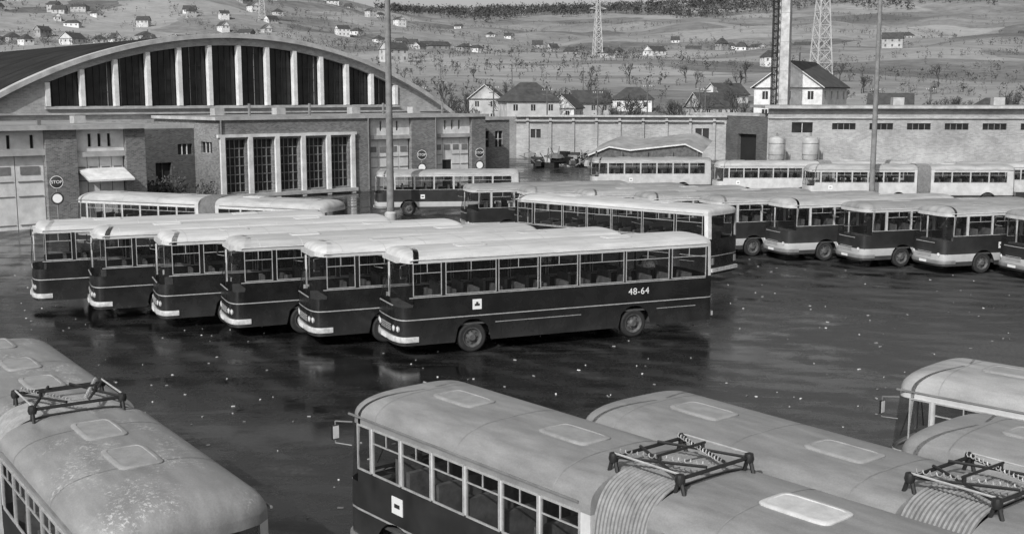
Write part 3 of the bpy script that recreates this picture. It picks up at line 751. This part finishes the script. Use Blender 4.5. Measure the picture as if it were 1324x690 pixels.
# ------------------------------------------------------------ houses
def house(name,x,y,z,w,d,e,r,rz,hip=False,wall='house_wall',sink=1.5,win=True):
    mb=MB(); X,Y=w/2,d/2
    for p,q in(((-X,-Y),(X,-Y)),((X,-Y),(X,Y)),((X,Y),(-X,Y)),((-X,Y),(-X,-Y))):
        Lw=math.dist(p,q); ops=[]
        if win:
            nwin=max(2,int(Lw/2.9))
            for k in range(nwin):
                c=Lw*(k+.5)/nwin; ops.append((c-.45,c+.45,e-1.9,e-.7,.12,'dark_void',2,1,'white_trim'))
                if e>5: ops.append((c-.45,c+.45,e-4.7,e-3.4,.12,'dark_void',2,1,'white_trim'))
        facade(mb,p,q,-sink,e,wall,ops)
    o=.45; X2,Y2=X+o,Y+o; ze=e-.12
    if hip:
        rx=max(.3,X-Y*.8); T=[(-rx,0,e+r),(rx,0,e+r)]
        mb.face([(-X2,-Y2,ze),(X2,-Y2,ze),T[1],T[0]],'tile_roof'); mb.face([(X2,Y2,ze),(-X2,Y2,ze),T[0],T[1]],'tile_roof')
        mb.face([(X2,-Y2,ze),(X2,Y2,ze),T[1]],'tile_roof'); mb.face([(-X2,Y2,ze),(-X2,-Y2,ze),T[0]],'tile_roof')
    else:
        mb.face([(-X,-Y,e),(-X,0,e+r*.95),(-X,Y,e)],wall); mb.face([(X,-Y,e),(X,Y,e),(X,0,e+r*.95)],wall)
        for s in(-1,1):
            Q=[(-X2,s*Y2,ze),(X2,s*Y2,ze),(X2,0,e+r),(-X2,0,e+r)]; mb.face(Q,'tile_roof'); mb.face([(a,b_,c-.15) for a,b_,c in Q],'wood')
            mb.face([Q[0],Q[3],(Q[3][0],0,e+r-.15),(Q[0][0],Q[0][1],ze-.15)],'white_trim'); mb.face([Q[1],Q[2],(Q[2][0],0,e+r-.15),(Q[1][0],Q[1][1],ze-.15)],'white_trim')
    mb.face([(-X2,-Y2,ze-.02),(X2,-Y2,ze-.02),(X2,Y2,ze-.02),(-X2,Y2,ze-.02)],'wood')
    mb.box((X*.3,Y*.25,e+r*.8),(.6,.6,r*.9+.8),'brick_mid')
    obj(name,mb.mesh(name),(x,y,z),rz)
house('village_house',44.6,181,0,12.5,10.5,9.9,3.9,R(58),wall='white_panel',sink=0)
house('village_house',3.2,232,1,10.5,9,6.6,3.6,R(12),hip=True)
house('village_house',-5.5,262,1.5,6,7,6.6,3,R(80),wall='house_wall')
house('village_house',19,290,3,9,7,4,3,R(15))
house('village_house',31,300,4,10,8,3.8,3,R(-10),hip=True)
house('village_house',46,270,2,9,8,4.2,3.2,R(20)); house('village_house',95,230,1,11,8,4,3.2,R(10),hip=True); house('village_house',84,260,2,9,8,4,3.2,R(-20))
house('village_house',12,262,2,7,6,4,3,R(70)); house('village_house',60,330,5,10,8,4,3.2,R(30))
rnd=random.Random(3)
spots=[]
tries=0
while len(spots)<130 and tries<9000:
    tries+=1
    n_=len(spots)
    if n_<80: x=rnd.gauss(-350,120); y=rnd.uniform(650,1290)
    elif n_<108: x=rnd.uniform(-330,-20); y=rnd.uniform(480,900)
    else: x=rnd.uniform(-60,420); y=rnd.uniform(520,1100)
    if abs(x)/y>.5 or any(abs(x-a)+abs(y-b_)<20 for a,b_ in spots): continue
    spots.append((x,y)); s=rnd.uniform(.7,1.05)
    house('village_house',x,y,hgt(x,y),rnd.uniform(7,13)*s,rnd.uniform(6,9)*s,rnd.choice([3,3.4,5.6])*s,rnd.uniform(2.,3.4),rnd.uniform(-1.2,1.2),hip=rnd.random()<.35,wall=rnd.choice(['house_wall','house_wall','white_panel']),sink=4)
# ------------------------------------------------------------ pylons and poles
def pylon(x,y,H,w):
    mb=MB(); r=.26; n=11
    def c(t): 
        ww=w*(1-.82*t) if t<.75 else w*.385*(1-.5*(t-.75)/.25); return [(sx*ww/2,sy*ww/2,H*t) for sx,sy in((-1,-1),(1,-1),(1,1),(-1,1))]
    for i in range(n):
        a=c(i/n);b_=c((i+1)/n)
        for k in range(4):
            mb.rod(a[k],b_[k],r,'pylon_steel',4); mb.rod(a[k],b_[(k+1)%4],r*.6,'pylon_steel',4); mb.rod(a[(k+1)%4],b_[k],r*.6,'pylon_steel',4); mb.rod(b_[k],b_[(k+1)%4],r*.6,'pylon_steel',4)
    for t,ln in((.72,w*1.0),(.84,w*.8),(.95,w*.6)):
        z=H*t
        for s in(-1,1):
            mb.rod((0,0,z+1.2),(s*ln,0,z),r*.8,'pylon_steel',4); mb.rod((0,0,z-.4),(s*ln,0,z),r*.8,'pylon_steel',4); mb.rod((s*ln,0,z),(s*ln,0,z-1.5),.1,'steel_grey',4)
    obj('power_pylon',mb.mesh('power_pylon'),(x,y,hgt(x,y)-.3),R(15))
pylon(118,450,52,6.5); pylon(43.5,600,34,4.4); pylon(-190,900,34,5)
def upole(x,y,H):
    mb=MB(); mb.rod((0,0,-.5),(0,0,H),.16,'wood',8,.1); mb.box((0,0,H-.5),(1.8,.1,.12),'wood'); mb.box((0,0,H-1.2),(1.4,.1,.12),'wood')
    for s in(-.8,-.4,.4,.8): mb.rod((s,0,H-.45),(s,0,H-.2),.05,'white_trim')
    obj('utility_pole',mb.mesh('utility_pole'),(x,y,hgt(x,y)),R(random.uniform(-20,20)))
for x,y,H in((6,200,9.5),(15,205,9),(24.5,212,10),(33,200,9.5),(-3,190,10),(20,330,9),(40,250,9),(62,200,9.5),(75,210,9.5),(90,200,9),(-14,180,10),(52,240,10),(0,330,10),(-20,330,10),(120,260,10)): upole(x,y,H)
# ------------------------------------------------------------ trees
def bare(seed,H):
    rn=random.Random(seed); mb=MB()
    def br(p,d,l,r,dep):
        q=p+d*l; mid=p+d*l*.5+Vector((rn.uniform(-1,1),rn.uniform(-1,1),0))*l*.05
        mb.rod(p,mid,r,'bark',5 if dep>3 else 3,r*.85); mb.rod(mid,q,r*.85,'bark',5 if dep>3 else 3,r*.65)
        if dep==0: return
        for k in range(3 if dep>1 else 4):
            a=rn.uniform(0,6.28); sp=rn.uniform(.35,.8); u=d.orthogonal().normalized(); w=d.cross(u)
            nd_=(d+(u*math.cos(a)+w*math.sin(a))*sp+Vector((0,0,.12))).normalized()
            st=p.lerp(q,rn.uniform(.6,1)) if k else q
            br(st,nd_,l*rn.uniform(.6,.8),max(.02,r*.64),dep-1)
    br(Vector((0,0,-.3)),Vector((rn.uniform(-.05,.05),rn.uniform(-.05,.05),1)).normalized(),H*.3,H*.024,5)
    return mb.mesh('bare_tree')
TR=[bare(i,9) for i in range(4)]
rn=random.Random(21)
tl=[(17,196,.9),(20,203,1.1),(31,215,1.0),(36,196,.8),(43,225,1.3),(70,190,1.2),(73,196,1.0),(79,188,1.3),(86,192,1.5),(90,201,1.2),(98,195,1.3),(58,186,.9),(-8,205,1.0),(-2,250,1),(8,255,1.2),(26,250,1.1),(52,215,1.2),(-12,230,1.1),(64,240,1.2),(108,205,1.4),(13,180,.7),(38,240,1.1),(-18,200,1.1)]
for _ in range(36):
    y=rn.uniform(190,420); tl.append((y*rn.uniform(-.12,.42),y,rn.uniform(.6,1.1)))
for x,y,s in tl:
    if abs(x-44.6)<9 and abs(y-181)<9: continue
    obj('bare_tree',TR[int(abs(x)*7)%4],(x,y,hgt(x,y)),x,sc=s)
def scatter(name,pts,nf,m,sz=.12):
    rn=random.Random(5); V=[];F=[]
    for x,y,H in pts:
        z=hgt(x,y); 
        V+= [(x-.15,y,z),(x+.15,y,z),(x,y,z+H*.6)]; F.append((len(V)-3,len(V)-2,len(V)-1))
        lob=[(rn.uniform(-.25,.25)*H,rn.uniform(-.25,.25)*H,H*rn.uniform(.35,.8),H*rn.uniform(.14,.26)) for _ in range(4)]
        for _ in range(nf):
            l=rn.choice(lob); r=l[3]
            c=(x+l[0]+rn.gauss(0,r*.7),y+l[1]+rn.gauss(0,r*.7),z+max(.2,l[2]+rn.gauss(0,r*.8)))
            s=H*sz
            i=len(V)
            for _k in range(3): V.append((c[0]+rn.uniform(-s,s),c[1]+rn.uniform(-s,s),c[2]+rn.uniform(-s,s)))
            F.append((i,i+1,i+2))
    me=bpy.data.meshes.new(name); me.from_pydata(V,[],F); me.materials.append(MATS[m]); obj(name,me)
rn=random.Random(11); pts=[]
for _ in range(4200):
    x=rn.uniform(-170,1000); y=rn.uniform(1400,1850)
    if x/y<.62 and y>1500+50*math.sin(x*.02)+40*math.sin(x*.05): pts.append((x,y,rn.uniform(7,12)))
scatter('distant_forest',pts,16,'forest',.18)
pts=[]
for _ in range(170):
    cy=rn.uniform(330,1450); cx=cy*rn.uniform(-.5,.5)
    an=rn.uniform(-.5,.5); ln=rn.uniform(15,90); k=int(ln/3.4); dn=rn.uniform(1,7)
    for i in range(k):
        t=(i/k-.5)*ln; pts.append((cx+math.cos(an)*t+rn.gauss(0,3),cy+math.sin(an)*t+rn.gauss(0,dn),rn.uniform(2.,5)))
for x,y in spots:
    for _ in range(7): pts.append((x+rn.gauss(0,14),y+abs(rn.gauss(4,10)),rn.uniform(2.5,5.5)))
for _ in range(1500): 
    y=rn.uniform(330,1450); pts.append((y*rn.uniform(-.5,.5),y,rn.uniform(1.2,3.5)))
scatter('distant_trees',pts,14,'twigs',.15)
pts=[]
for _ in range(380):
    y=rn.uniform(176,330); x=y*rn.uniform(-.12,.5); pts.append((x,y,rn.uniform(1.5,4.)))
scatter('shrubbery',pts,70,'scrub',.075)
pts=[]
for _ in range(60):
    t=rn.uniform(0,1); pts.append((OX+.757*(10+10*t)-.653*13+rn.gauss(0,.7),OY+.653*(10+10*t)+.757*13+rn.gauss(0,.7),rn.uniform(1,2.3)))
scatter('hedge',pts,70,'scrub',.085)
mb=MB(); rn=random.Random(2)
for _ in range(60):
    mb.box((rn.uniform(0,11),rn.uniform(0,6),rn.uniform(.2,1.4)),(rn.uniform(.3,1.8),rn.uniform(.2,1.2),rn.uniform(.2,1)),rn.choice(['wood','steel_grey','black_metal','concrete','hatch_grey','black_metal']),rn.uniform(0,3))
for _ in range(40):
    p=(rn.uniform(0,11),rn.uniform(0,6),rn.uniform(.1,1)); mb.rod(p,(p[0]+rn.uniform(-2,2),p[1]+rn.uniform(-1,1),p[2]+rn.uniform(0,1.8)),.06,'steel_grey')
obj('scrap_pile',mb.mesh('scrap_pile'),(2,138,0))

# ------------------------------------------------------------ light, sky, camera
EL=R(36); sd=Vector((-.42,-.9,0)).normalized()
su=bpy.data.lights.new('sun','SUN'); su.energy=3.8; su.angle=R(.5); su.color=(1,.995,.985)
so=bpy.data.objects.new('sun',su); S.collection.objects.link(so)
ld=-(sd*math.cos(EL)+Vector((0,0,math.sin(EL)))); so.rotation_euler=ld.to_track_quat('-Z','Y').to_euler(); so.location=(0,0,50)
w=bpy.data.worlds.new('World'); S.world=w; w.use_nodes=True; nt=w.node_tree; bg=nt.nodes['Background']
sk=nd(nt,'ShaderNodeTexSky'); sk.sky_type='NISHITA'; sk.sun_disc=False; sk.sun_elevation=EL; sk.sun_rotation=math.atan2(sd.x,sd.y); sk.dust_density=3; sk.air_density=1.2
bw=nd(nt,'ShaderNodeRGBToBW'); nt.links.new(sk.outputs[0],bw.inputs[0]); nt.links.new(bw.outputs[0],bg.inputs[0]); bg.inputs[1].default_value=.12
cam=bpy.data.cameras.new('camera'); co=bpy.data.objects.new('camera',cam); S.collection.objects.link(co); S.camera=co
co.location=(0,0,8.4); co.rotation_euler=(R(90-8.34),0,0); cam.sensor_width=36; cam.lens=1500/1324*36; cam.clip_end=8000; cam.clip_start=.1
S.view_settings.view_transform='Standard'; S.view_settings.look='None'; S.view_settings.exposure=0
